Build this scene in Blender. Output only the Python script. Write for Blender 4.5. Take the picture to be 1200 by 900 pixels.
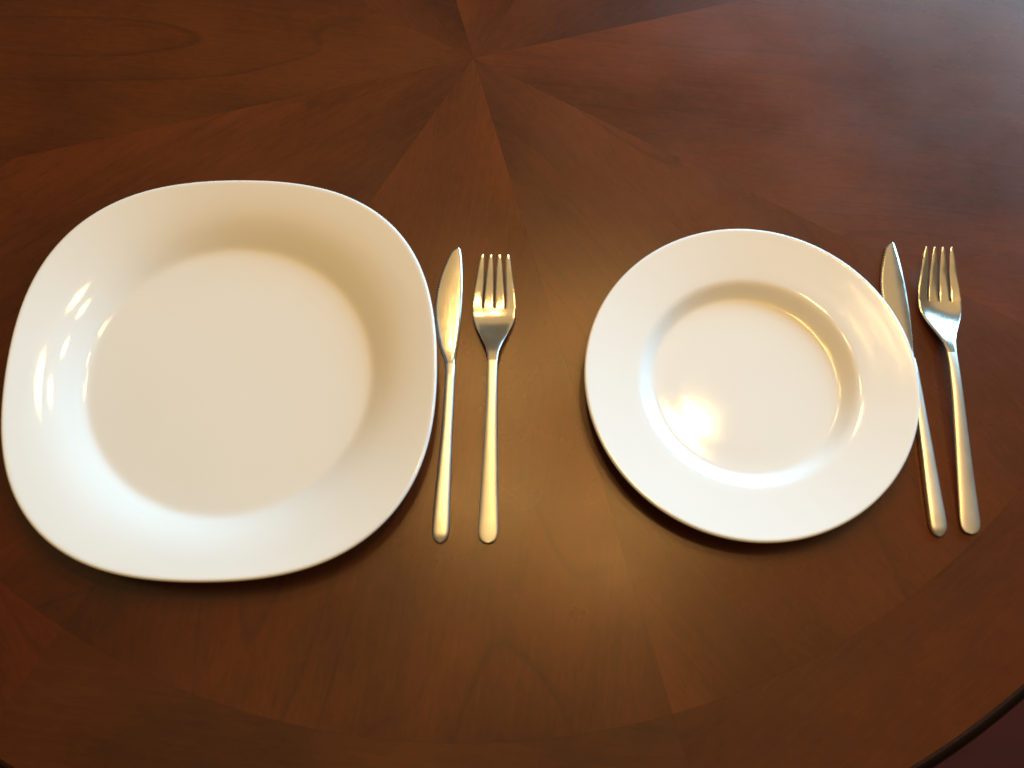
import bpy, bmesh, math, random
from mathutils import Vector, Matrix
R = math.radians
random.seed(7)
sc = bpy.context.scene
for o in list(bpy.data.objects): bpy.data.objects.remove(o, do_unlink=True)
COL = sc.collection

# ------------------------------------------------------------------ camera
cam_d = bpy.data.cameras.new('camera'); cam = bpy.data.objects.new('camera', cam_d); COL.objects.link(cam)
cam.location = (0, 0, 0.6)
cam.rotation_euler = (R(20), 0, 0)
cam_d.sensor_width = 36; cam_d.lens = 34.3
cam_d.clip_start = 0.01; cam_d.clip_end = 60
cam_d.dof.use_dof = True; cam_d.dof.focus_distance = 0.74; cam_d.dof.aperture_fstop = 6.5
sc.camera = cam

# ------------------------------------------------------------------ world, lamps, exposure
w = bpy.data.worlds.new('World'); sc.world = w; w.use_nodes = True
bg = w.node_tree.nodes['Background']
bg.inputs['Color'].default_value = (1.0, 0.76, 0.46, 1); bg.inputs['Strength'].default_value = 0.17

def lamp(name, kind, loc, power, color, aim=None, **kw):
    d = bpy.data.lights.new(name, kind); d.energy = power; d.color = color
    for k, v in kw.items(): setattr(d, k, v)
    o = bpy.data.objects.new(name, d); COL.objects.link(o); o.location = loc
    if aim is not None:
        o.rotation_euler = (Vector(aim) - Vector(loc)).to_track_quat('-Z', 'Y').to_euler()
    return o

LX, LY, LZ = 0.11, 0.495, 1.00           # hanging lamp over the table's middle
for k in range(5):                       # its five warm bulbs
    a = R(2 + 72 * k)
    lamp('chandelier_bulb', 'POINT', (LX + 0.19 * math.cos(a), LY + 0.19 * math.sin(a), LZ), 4.9, (1.0, 0.59, 0.19), shadow_soft_size=0.045)
# lit warm ceiling above the lamp
lamp('ceiling_bounce', 'AREA', (0.05, 0.75, 1.75), 7.5, (1.0, 0.64, 0.26), aim=(0.05, 0.75, 0), shape='DISK', size=2.6)
# daylight from a tall window with four lights of glass, beyond the far right side of the table
WD = Vector((0.62, 0.78, 0)).normalized(); WR = Vector((WD.y, -WD.x, 0))
for i in (-1, 1):
    for j in (0, 1):
        p = WD * 1.75 + WR * (0.42 * i) + Vector((0, 0.2, 0.28 + 0.55 * j))
        lamp('window_light', 'AREA', p, 18.5, (0.34, 0.71, 1.0), aim=p - WD, shape='RECTANGLE', size=0.72, size_y=0.51)

sc.view_settings.view_transform = 'Standard'; sc.view_settings.look = 'None'
sc.view_settings.exposure = 0.0; sc.view_settings.gamma = 1.0; sc.view_settings.use_curve_mapping = False

# ------------------------------------------------------------------ helpers
def mesh_obj(name, verts, faces, mat, parent=None, smooth=True):
    me = bpy.data.meshes.new(name); me.from_pydata([tuple(v) for v in verts], [], faces)
    bm = bmesh.new(); bm.from_mesh(me); bmesh.ops.recalc_face_normals(bm, faces=bm.faces); bm.to_mesh(me); bm.free()
    me.materials.append(mat)
    me.polygons.foreach_set('use_smooth', [smooth and len(p.vertices) <= 4 for p in me.polygons]); me.update()
    o = bpy.data.objects.new(name, me); COL.objects.link(o); o.parent = parent
    return o

def empty(name, loc, rz=0):
    o = bpy.data.objects.new(name, None); COL.objects.link(o)
    o.location = loc; o.rotation_euler = (0, 0, rz); o.empty_display_size = 0.03
    return o

def tag(o, label, cat, group=None):
    o['label'] = label; o['category'] = cat
    if group: o['group'] = group

def interp(tab, x):
    if x <= tab[0][0]: return tab[0][1]
    for (a, b), (c, d) in zip(tab, tab[1:]):
        if x <= c: return b + (d - b) * (x - a) / (c - a)
    return tab[-1][1]

def smooth_interp(tab, x):               # Catmull-Rom through the table (monotone abscissae)
    n = len(tab)
    if x <= tab[0][0]: return tab[0][1]
    if x >= tab[-1][0]: return tab[-1][1]
    for i in range(n - 1):
        if x <= tab[i + 1][0]:
            x0, y0 = tab[i]; x1, y1 = tab[i + 1]; h = x1 - x0; t = (x - x0) / h
            m0 = (y1 - tab[i - 1][1]) / (x1 - tab[i - 1][0]) if i > 0 else (y1 - y0) / h
            m1 = (tab[i + 2][1] - y0) / (tab[i + 2][0] - x0) if i + 2 < n else (y1 - y0) / h
            return (2*t**3 - 3*t*t + 1)*y0 + (t**3 - 2*t*t + t)*h*m0 + (-2*t**3 + 3*t*t)*y1 + (t**3 - t*t)*h*m1

def loft(rings, cap0=True, cap1=True):
    n = len(rings[0]); V = [p for r in rings for p in r]; F = []
    for i in range(len(rings) - 1):
        for j in range(n):
            k = (j + 1) % n
            F.append((i*n + j, i*n + k, (i+1)*n + k, (i+1)*n + j))
    if cap0: F.append(tuple(range(n)))
    if cap1: F.append(tuple(range((len(rings) - 1)*n, len(rings)*n)))
    return V, F

# ------------------------------------------------------------------ materials
class NT:
    def __init__(self, name):
        self.m = bpy.data.materials.new(name); self.m.use_nodes = True
        self.t = self.m.node_tree; self.b = self.t.nodes['Principled BSDF']
    def n(self, typ, **kw):
        x = self.t.nodes.new(typ)
        for k, v in kw.items(): setattr(x, k, v)
        return x
    def l(self, a, b): self.t.links.new(a, b)
    def math(self, op, a, b=None, clamp=False):
        x = self.n('ShaderNodeMath', operation=op, use_clamp=clamp)
        for i, s in enumerate((a, b)):
            if s is None: continue
            if isinstance(s, (int, float)): x.inputs[i].default_value = s
            else: self.l(s, x.inputs[i])
        return x.outputs[0]
    def mix(self, fac, a, b, blend='MIX'):
        x = self.n('ShaderNodeMix', data_type='RGBA', blend_type=blend)
        for i, s in ((0, fac), (6, a), (7, b)):
            if isinstance(s, (int, float)): x.inputs[i].default_value = s
            elif isinstance(s, tuple): x.inputs[i].default_value = (*s, 1) if len(s) == 3 else s
            else: self.l(s, x.inputs[i])
        return x.outputs[2]
    def noise(self, vec, scale, detail=4, rough=.5, dist=0):
        x = self.n('ShaderNodeTexNoise'); self.l(vec, x.inputs['Vector'])
        x.inputs['Scale'].default_value = scale; x.inputs['Detail'].default_value = detail
        x.inputs['Roughness'].default_value = rough; x.inputs['Distortion'].default_value = dist
        return x.outputs['Fac']
    def ramp(self, fac, stops):
        x = self.n('ShaderNodeValToRGB'); self.l(fac, x.inputs[0])
        e = x.color_ramp.elements
        while len(e) < len(stops): e.new(.5)
        for el, (p, c) in zip(e, stops):
            el.position = p; el.color = (c, c, c, 1) if isinstance(c, (int, float)) else (*c, 1)
        return x.outputs[0]
    def mapping(self, vec, scale=(1, 1, 1), loc=None):
        x = self.n('ShaderNodeMapping'); self.l(vec, x.inputs['Vector']); x.inputs['Scale'].default_value = scale
        if loc is not None: self.l(loc, x.inputs['Location'])
        return x.outputs[0]

def wood(name, dark, light, rough):
    t = NT(name)
    co = t.n('ShaderNodeTexCoord').outputs['Object']; oi = t.n('ShaderNodeObjectInfo')
    off = t.n('ShaderNodeCombineXYZ'); r9 = t.math('MULTIPLY', oi.outputs['Random'], 37.0)
    t.l(r9, off.inputs[0]); t.l(r9, off.inputs[1]); t.l(r9, off.inputs[2]); loc = off.outputs[0]
    # slow figure of the veneer, contour lines of a stretched noise = cathedral arches
    fig = t.noise(t.mapping(co, (1.7, 9.0, 1.0), loc), 1.0, 1.0, .35, .2)
    lines = t.math('FRACT', t.math('MULTIPLY', fig, 13.0))
    line = t.ramp(lines, [(0.0, 0.0), (0.05, 0.9), (0.13, 0.25), (0.6, 0.0)])
    fibre = t.noise(t.mapping(co, (14, 420, 30), loc), 1.0, 3, .6)
    pores = t.ramp(t.noise(t.mapping(co, (45, 900, 60), loc), 1.0, 2, .5), [(0.56, 0.0), (0.68, 1.0)])
    blotch = t.noise(t.mapping(co, (7, 11, 5), loc), 1.0, 3, .55)
    lmask = t.ramp(t.noise(t.mapping(co, (3, 5, 2), loc), 1.3, 1, .5), [(0.42, 0.12), (0.66, 1.0)])
    f = t.math('ADD', t.math('MULTIPLY', t.math('SUBTRACT', fibre, .5), .38), t.math('MULTIPLY', t.math('SUBTRACT', blotch, .5), 1.5))
    mot = t.noise(t.mapping(co, (130, 260, 80), loc), 1.0, 4, .65)
    f = t.math('ADD', f, t.math('MULTIPLY', t.math('SUBTRACT', mot, .5), .55))
    f = t.math('ADD', f, t.math('MULTIPLY', t.math('SUBTRACT', fig, .5), .8))
    sx = t.n('ShaderNodeSeparateXYZ'); t.l(co, sx.inputs[0])
    grad = t.math('DIVIDE', sx.outputs[1], t.math('ADD', t.math('ABSOLUTE', sx.outputs[0]), .004))
    f = t.math('ADD', f, t.math('MULTIPLY', grad, t.math('SUBTRACT', oi.outputs['Alpha'], .5)))
    f = t.math('ADD', f, .5, clamp=True)
    c = t.mix(f, dark, light)
    c = t.mix(t.math('MULTIPLY', t.math('MULTIPLY', line, lmask), .42), c, (dark[0]*.35, dark[1]*.35, dark[2]*.4))
    c = t.mix(t.math('MULTIPLY', pores, .18), c, (dark[0]*.4, dark[1]*.4, dark[2]*.4))
    c = t.mix(1.0, c, oi.outputs['Color'], 'MULTIPLY')
    t.l(c, t.b.inputs['Base Color'])
    sm = t.noise(t.mapping(co, (1, 1, 1), loc), 9.0, 5, .65)
    t.l(t.math('ADD', t.math('MULTIPLY', sm, .16), rough - .08), t.b.inputs['Roughness'])
    t.b.inputs['Specular IOR Level'].default_value = .48
    t.b.inputs['Specular Tint'].default_value = (1.0, 0.86, 0.71, 1)          # warm tint put into the reflections for a more orange lamp glow
    bp = t.n('ShaderNodeBump'); bp.inputs['Strength'].default_value = .035; bp.inputs['Distance'].default_value = .0006
    t.l(t.math('SUBTRACT', fibre, t.math('MULTIPLY', pores, .5)), bp.inputs['Height']); t.l(bp.outputs[0], t.b.inputs['Normal'])
    return t.m

M_VENEER = wood('walnut_veneer', (0.038, 0.0064, 0.0011), (0.128, 0.0265, 0.0038), .28)
M_EDGE = wood('dark_edge_wood', (0.010, 0.0030, 0.0012), (0.020, 0.006, 0.002), .55)
M_EDGE.node_tree.nodes['Principled BSDF'].inputs['Specular IOR Level'].default_value = .15

def porcelain(name, col, rough):
    t = NT(name); co = t.n('ShaderNodeTexCoord').outputs['Object']
    n1 = t.noise(co, 14, 3, .5)
    t.l(t.mix(n1, (col[0]*.97, col[1]*.965, col[2]*.95), col), t.b.inputs['Base Color'])
    sm = t.noise(co, 30, 4, .6)
    t.l(t.math('ADD', t.math('MULTIPLY', sm, .07), rough - .035), t.b.inputs['Roughness'])
    t.b.inputs['IOR'].default_value = 1.5
    bp = t.n('ShaderNodeBump'); bp.inputs['Strength'].default_value = .03; bp.inputs['Distance'].default_value = .002
    t.l(t.noise(co, 55, 2, .5), bp.inputs['Height']); t.l(bp.outputs[0], t.b.inputs['Normal'])
    return t.m
M_CHINA = porcelain('white_glazed_china', (0.815, 0.825, 0.825), .07)
M_CHINA_B = porcelain('bright_white_glazed_china', (0.84, 0.86, 0.885), .08)

def steel(name, rough, stretch):
    t = NT(name); co = t.n('ShaderNodeTexCoord').outputs['Object']
    t.b.inputs['Metallic'].default_value = 1.0
    n1 = t.noise(t.mapping(co, stretch), 1.0, 3, .6); sm = t.noise(co, 90, 4, .6)
    t.l(t.mix(sm, (0.68, 0.65, 0.58), (0.78, 0.75, 0.68)), t.b.inputs['Base Color'])
    t.l(t.math('ADD', t.math('MULTIPLY', n1, .10), t.math('ADD', t.math('MULTIPLY', sm, .08), rough - .09)), t.b.inputs['Roughness'])
    bp = t.n('ShaderNodeBump'); bp.inputs['Strength'].default_value = .05; bp.inputs['Distance'].default_value = .0003
    t.l(n1, bp.inputs['Height']); t.l(bp.outputs[0], t.b.inputs['Normal'])
    return t.m
M_POLISH = steel('polished_steel', .16, (2500, 120, 600))
M_SATIN = steel('satin_steel', .36, (2600, 60, 900))

def floor_mat():
    t = NT('red_brown_floor'); co = t.n('ShaderNodeTexCoord').outputs['Object']
    n1 = t.noise(t.mapping(co, (3, 30, 1)), 1.0, 5, .6)
    t.l(t.mix(n1, (0.055, 0.006, 0.001), (0.09, 0.010, 0.0015)), t.b.inputs['Base Color'])
    t.b.inputs['Roughness'].default_value = .8
    t.b.inputs['Specular IOR Level'].default_value = .2
    return t.m

# ------------------------------------------------------------------ floor
FZ = -0.74
f = mesh_obj('floor', [(-2.5, -2, FZ), (2.5, -2, FZ), (2.5, 3, FZ), (-2.5, 3, FZ)], [(0, 1, 2, 3)], floor_mat(), smooth=False)
f['kind'] = 'structure'

# ------------------------------------------------------------------ table
TC = Vector((-0.0286, 0.4767, 0))
R_IN, R_OUT = 0.479, 0.5550
table = empty('dining_table', (TC.x, TC.y, FZ))
tag(table, 'round dark brown wooden table with radiating veneer wedges under the plates', 'table')
def tpart(o, rz=0, col=(1, 1, 1)):
    o.parent = table; o.location = (0, 0, -FZ); o.rotation_euler = (0, 0, rz); o.color = col if len(col) == 4 else (*col, .5); return o

def lathe(prof, n=160):
    rings = [[(r*math.cos(2*math.pi*k/n), r*math.sin(2*math.pi*k/n), z) for k in range(n)] for r, z in prof]
    return loft(rings)
o = mesh_obj('table_top', *lathe([(0.001, -.0021), (.5548, -.0021), (.5548, -.026), (.50, -.030), (.001, -.030)], 180), M_EDGE, smooth=False); tpart(o)
# moulded edge: rounded shoulder, groove, then a lower lip that stands out
prof = [(.5537, -.026), (.5537, -.0006), (.5541, -.0001), (.5558, -.0002), (.5575, -.0012), (.5586, -.0030), (.5590, -.0052), (.5592, -.0075),
        (.5604, -.0080), (.5615, -.0090), (.5622, -.0110), (.5625, -.0150), (.5618, -.0190), (.5600, -.0235), (.5570, -.0262)]
prof = [(r + .0015, z) for r, z in prof]
n = 220
V = [(r*math.cos(2*math.pi*k/n), r*math.sin(2*math.pi*k/n), z) for k in range(n) for r, z in prof]; m = len(prof)
F = [(k*m + j, k*m + (j+1) % m, ((k+1) % n)*m + (j+1) % m, ((k+1) % n)*m + j) for k in range(n) for j in range(m)]
tpart(mesh_obj('edge_moulding', V, F, M_EDGE), col=(.75, .75, .75))

def slab(outline, depth=.002, ch=.00002):
    """flat piece with a tiny chamfer: outline is a CCW list of (x, y)"""
    n = len(outline); ins = []
    for i in range(n):
        p0, p1, p2 = (Vector(outline[(i + d) % n]) for d in (-1, 0, 1))
        e1 = (p1 - p0).normalized(); e2 = (p2 - p1).normalized()
        nn = Vector((-e1.y, e1.x)) + Vector((-e2.y, e2.x)); nn.normalize(); ins.append(p1 + nn*ch)
    V = [(p[0], p[1], -depth) for p in outline] + [(p[0], p[1], -ch) for p in outline] + [(p.x, p.y, 0) for p in ins]
    F = [(i, (i+1) % n, n + (i+1) % n, n + i) for i in range(n)] + [(n + i, n + (i+1) % n, 2*n + (i+1) % n, 2*n + i) for i in range(n)]
    F += [tuple(range(2*n, 3*n)), tuple(reversed(range(n)))]
    return V, F
G = .000015
h = math.pi/8
def arc(r, a0, a1, k=20): return [(r*math.cos(a0 + (a1 - a0)*i/k), r*math.sin(a0 + (a1 - a0)*i/k)) for i in range(k + 1)]
da = G/R_IN
wedge = [(G/math.sin(h), 0)] + arc(R_IN - G, -h + da, h - da)
border = arc(R_OUT - G, -h + da, h - da) + arc(R_IN + G, h - da, -h + da)
A0 = R(-120.2)
wt = [(.99, .97, .96, .62), (.93, .92, .93, .52), (1.06, 1.0, .97, .40), (.90, .88, .90, .5), (.90, .88, .88, .46), (.80, .80, .82, .5), (.80, .84, .82, .46), (.98, .93, .90, .48)]  # veneer tone per wedge; far-side wedges also darkened in colour for lamp falloff
bt = [(.74, .76, .80), (.86, .80, .78), (.82, .80, .80), (.9, .9, .9), (1.05, 1, .95), (.85, .9, .9), (1.0, .95, .9), (1.05, .92, .85)]  # veneer tone per border piece; near-right ones also painted darker as light falls off
w0 = b0 = None
for k in range(8):                        # k = 0 lies between the seams at -120 and -75 degrees
    a = A0 + h + k*math.pi/4
    if k == 0: wo = w0 = mesh_obj('veneer_wedge', *slab(wedge), M_VENEER, smooth=False)
    else: wo = bpy.data.objects.new('veneer_wedge', w0.data); COL.objects.link(wo)
    tpart(wo, a, wt[k])
    # border pieces run their grain along the rim: mesh turned so that local X is the tangent
    if k == 0: bo = b0 = mesh_obj('border_panel', *slab([(-y, x) for x, y in border]), M_VENEER, smooth=False)
    else: bo = bpy.data.objects.new('border_panel', b0.data); COL.objects.link(bo)
    tpart(bo, a - math.pi/2, bt[k])
ped = [(.001, .0), (.27, .0), (.275, .012), (.27, .03), (.20, .045), (.10, .07), (.065, .11), (.06, .17), (.085, .25), (.095, .32), (.08, .40), (.055, .46),
       (.06, .52), (.075, .56), (.07, .60), (.12, .655), (.20, .69), (.22, .708), (.001, .708)]
o = mesh_obj('pedestal', *lathe(ped, 64), M_EDGE); o.parent = table

# ------------------------------------------------------------------ plates
def plate(name, loc, top, rim_r, rim_z, thick, foot_r, mat, shape=None, rz=0, n=160):
    """top: [(r, z)] of the upper face out to the rim; the edge is rounded, the underside follows at `thick`, with a foot ring"""
    prof = []
    r = .0015
    rmax = top[-1][0]
    steps = 90
    for i in range(steps + 1):
        r = .0015 + (rmax - .0015)*i/steps
        prof.append((r, smooth_interp(top, r)))
    r0, z0 = prof[-1]; rr = thick*.5*.72
    cz = z0 - rr; cx = r0
    for a in range(75, -91, -15):
        prof.append((cx + rr*math.cos(R(a)), cz + rr*math.sin(R(a))))
    under = []
    for i in range(30, 0, -1):
        r = foot_r + .004 + (rmax - foot_r - .006)*i/30
        k = (r - foot_r)/(rmax - foot_r)
        under.append((r, max(smooth_interp(top, r) - thick*(1.0 - .25*k), .0012)))
    prof += under
    prof += [(foot_r + .0015, .0004), (foot_r + .0005, 0.0), (foot_r - .001, 0.0), (foot_r - .002, .0006), (foot_r - .004, .0015), (.0015, .0015)]
    rings = []
    for (r, z) in prof:
        ring = []
        for k in range(n):
            a = 2*math.pi*k/n
            q = r if shape is None else shape(a, r)
            ring.append((q*math.cos(a), q*math.sin(a), z))
        rings.append(ring)
    o = mesh_obj(name, *loft(rings), mat)
    o.location = loc; o.rotation_euler = (0, 0, rz)
    return o

RW, RRIM = 0.094, 0.1354
def squircle(a, r):
    s = (.1409 - .00495*math.cos(4*a) - .0004*math.sin(4*a) + .0004*math.cos(2*a) - .0009*math.sin(2*a))/.1357
    t = min(max((r - RW)/(RRIM - RW), 0), 1); t = t*t*(3 - 2*t)*.35 + t*.65
    return r*(1 + (s - 1)*t)
big = plate('dinner_plate', (-0.1840, 0.2219, 0.0),
            [(0, .0042), (.05, .0042), (.085, .0042), (.0920, .0045), (.0952, .0060), (.0985, .0084), (.106, .0134), (.113, .0170), (.121, .0201), (.129, .0226), (.1343, .0241)],
            .1354, .026, .0040, .070, M_CHINA, squircle)
tag(big, 'large white squarish plate with rounded corners and a deep round well', 'plate', 'white plates on the table')
small = plate('side_plate', (0.1520, 0.2164, 0.0),
              [(0, .0050), (.04, .0050), (.0580, .0049), (.0612, .0054), (.0646, .0082), (.0680, .0116), (.0704, .0130), (.0730, .0137), (.085, .0160), (.097, .0184), (.1046, .0200)],
              .1058, .020, .0042, .056, M_CHINA_B)
tag(small, 'small round white plate with a wide flat rim', 'plate', 'white plates on the table')

# ------------------------------------------------------------------ cutlery (local: tip at y = 0, handle towards -y, table at z = 0)
MM = .001
FZT = [(0, 14.5), (10, 11.0), (18, 7.8), (26, 5.2), (34, 3.5), (41, 3.0), (49, 4.2), (58, 6.9), (67, 9.6), (76, 11.0), (88, 11.2), (105, 10.2), (130, 7.6), (155, 4.9), (175, 3.0), (188, 2.1), (192, 2.0)]
def fz(s): return smooth_interp(FZT, s)
def dish(x, s): return 1.3*(x/14.4)**2*interp([(0, .55), (30, 1), (50, 1), (64, 0)], s)
def section(cx, hw, th, s, N=18, p=3.0, crown=0.0):
    dz = (fz(s + .5) - fz(s - .5)); L = math.hypot(1, dz); ny, nz = dz/L, 1/L     # normal of the centreline in (y, z); y = -s
    ring = []
    M = N//2 + 3
    us = [math.sin(math.pi/2*(2*k/M - 1)) for k in range(M + 1)]
    for q, u1 in [(1, u1) for u1 in us] + [(-1, u1) for u1 in reversed(us[1:-1])]:
        u = u1*hw; v = q*max(1 - abs(u1)**p, 0)**(1/p)*th/2
        if q > 0: v += crown*(1 - u1*u1)
        x = cx + u; z0 = fz(s) + dish(x, s)
        ring.append((x*MM, (-s + ny*v)*MM, (z0 + nz*v)*MM))
    return ring
def frange(a, b, n): return [a + (b - a)*i/n for i in range(n + 1)]
def make_fork():
    root = empty('fork', (0, 0, 0))
    W = [(30, 14.1), (35, 14.4), (40, 14.3), (45, 13.2), (50, 11.4), (55, 9.1), (60, 6.8), (65, 4.9), (70, 3.7), (75, 3.2), (80, 3.1), (100, 3.5), (130, 4.35), (158, 5.35), (178, 6.1), (185, 6.2), (188, 5.7), (190, 4.7), (191.4, 3.0), (192, .8)]
    wd = lambda s: smooth_interp(W, s)
    rings = [section(0, wd(s), 1.7 + .5*interp([(35, 0), (75, 1)], s), s, 26, interp([(35, 8), (42, 5), (75, 4)], s)) for s in frange(35, 75, 44)]
    mesh_obj('head', *loft(rings, False, False), M_POLISH, root)
    ss = frange(75, 184, 60) + [186, 187.5, 188.8, 190, 190.8, 191.4, 191.8, 192]
    rings = [section(0, wd(s), interp([(75, 2.2), (100, 2.4), (180, 2.0), (192, 1.4)], s), s, 26, interp([(75, 4), (85, 3.6)], s), interp([(75, 0), (100, .4), (170, .45), (188, .3), (192, 0)], s)) for s in ss]
    mesh_obj('handle', *loft(rings, False, True), M_SATIN, root)
    for i in range(4):
        q = i - 1.5
        cx = lambda s: q*(interp([(0, 5.6), (15, 6.35), (27, 7.23), (35, 7.43)], s))
        hw = lambda s: interp([(0, .5), (.6, .85), (1.6, 1.1), (5.5, 1.75), (11, 2.25), (15, 2.58), (21, 2.85), (27, 3.03), (32, 3.14), (35, 3.25)], s)
        rings = [section(cx(s), hw(s), interp([(0, .7), (2, 1.2), (20, 1.6), (35, 1.7)], s), s, 18, interp([(0, 2.6), (18, 3.2), (30, 5), (35, 8)], s)) for s in [0, .25, .6, 1.2, 2] + frange(3, 35, 32)]
        mesh_obj('tine', *loft(rings, True, False), M_POLISH, root)
    return root
KL = [(0, -.3), (.8, -2.0), (2.4, -4.4), (6, -6.4), (11, -8.3), (21, -11.2), (32, -13.1), (44, -13.9), (51, -13.5), (60, -12.1), (68, -10.2), (75, -8.0), (80, -6.0), (84, -4.6), (88, -3.9), (92, -3.6)]
KR = [(0, .3), (.8, 1.2), (3, 1.9), (12, 3.1), (24, 4.0), (36, 4.5), (52, 4.6), (62, 4.2), (72, 3.5), (82, 2.6), (88, 2.5), (92, 2.8)]
def make_knife():
    root = empty('knife', (0, 0, 0))
    rings = []
    for s in frange(0, 88.5, 354):
        l, r = smooth_interp(KL, s), smooth_interp(KR, s)
        l0 = l
        if 3 < s < 60:                                   # saw teeth along the cutting edge
            l0 += .85*abs(math.sin(math.pi*s/2.1))*min(1, (s - 3)/5, (60 - s)/4)
        t = 1.9; zb = interp([(0, 1.3), (60, 1.6), (88.5, 1.9)], s); wdt = r - l
        if s > 74: k = (s - 74)/14.5; t = 1.9 + 1.7*k*k
        bw = min(1.9, wdt*.25); e = min(1.5, wdt*.3)
        pts = [(l0, zb + .10), (l0 + .25, zb + .30), (l + e, zb + t*.47), (l + e + min(.5, wdt*.1), zb + t*.5), (l + wdt*.5, zb + t*.503), (r - bw, zb + t*.5), (r - bw*.45, zb + t*.38), (r - bw*.12, zb + t*.14),
               (r, zb - t*.1), (r - .25, zb - t*.45), (l + wdt*.5, zb - t*.5), (l + e, zb - t*.46), (l0, zb - .10)]
        rings.append([(x*MM, -s*MM, z*MM) for x, z in pts])
    mesh_obj('blade', *loft(rings, True, False), M_POLISH, root)
    KC = [(86, -.7), (92, -.45), (123, -.2), (153, -.4), (178, -.6), (204, -.5)]
    KW = [(86, 3.2), (92, 3.15), (110, 3.35), (130, 3.6), (153, 4.3), (178, 5.0), (194, 5.35), (198.5, 5.1), (201, 4.3), (203, 2.7), (203.7, 1.4), (204, .5)]
    rings = []
    for s in frange(86, 198, 60) + [199.5, 201, 202, 203, 203.5, 203.8, 204]:
        c, hw = smooth_interp(KC, s), smooth_interp(KW, s)
        th = interp([(86, 3.6), (95, 4.8), (150, 5.2), (190, 4.6), (200, 4.0), (204, 2.6)], s); zc = th/2 + .05
        ring = []
        for k in range(28):
            a = 2*math.pi*k/28; cc, sn = math.cos(a), math.sin(a); p = 3.0
            ring.append(((c + math.copysign(abs(cc)**(2/p), cc)*hw)*MM, -s*MM, (zc + math.copysign(abs(sn)**(2/p), sn)*th/2)*MM))
        rings.append(ring)
    mesh_obj('handle', *loft(rings, False, True), M_SATIN, root)
    return root
def copy_tree(o):
    c = o.copy(); COL.objects.link(c)
    for ch in o.children:
        d = ch.copy(); COL.objects.link(d); d.parent = c
    return c

fork = make_fork(); knife = make_knife()
fork.location = (-0.0112, 0.3055, 0); fork.rotation_euler = (0, 0, R(-1.1))
tag(fork, 'steel fork beside the knife of the large squarish plate', 'fork', 'steel forks laid on the table')
f2 = copy_tree(fork); f2.location = (0.2872, 0.3110, 0); f2.rotation_euler = (0, 0, R(-1.0))
f2['label'] = 'steel fork beside the knife of the small round plate'
knife.location = (-0.0368, 0.3175, 0); knife.rotation_euler = (0, 0, R(-2.0))
tag(knife, 'serrated steel table knife against the large squarish plate', 'knife', 'steel knives laid on the table')
k2 = copy_tree(knife); k2.location = (0.2620, 0.3215, 0); k2.rotation_euler = (0, 0, R(0.7))
k2['label'] = 'serrated steel table knife against the small round plate'
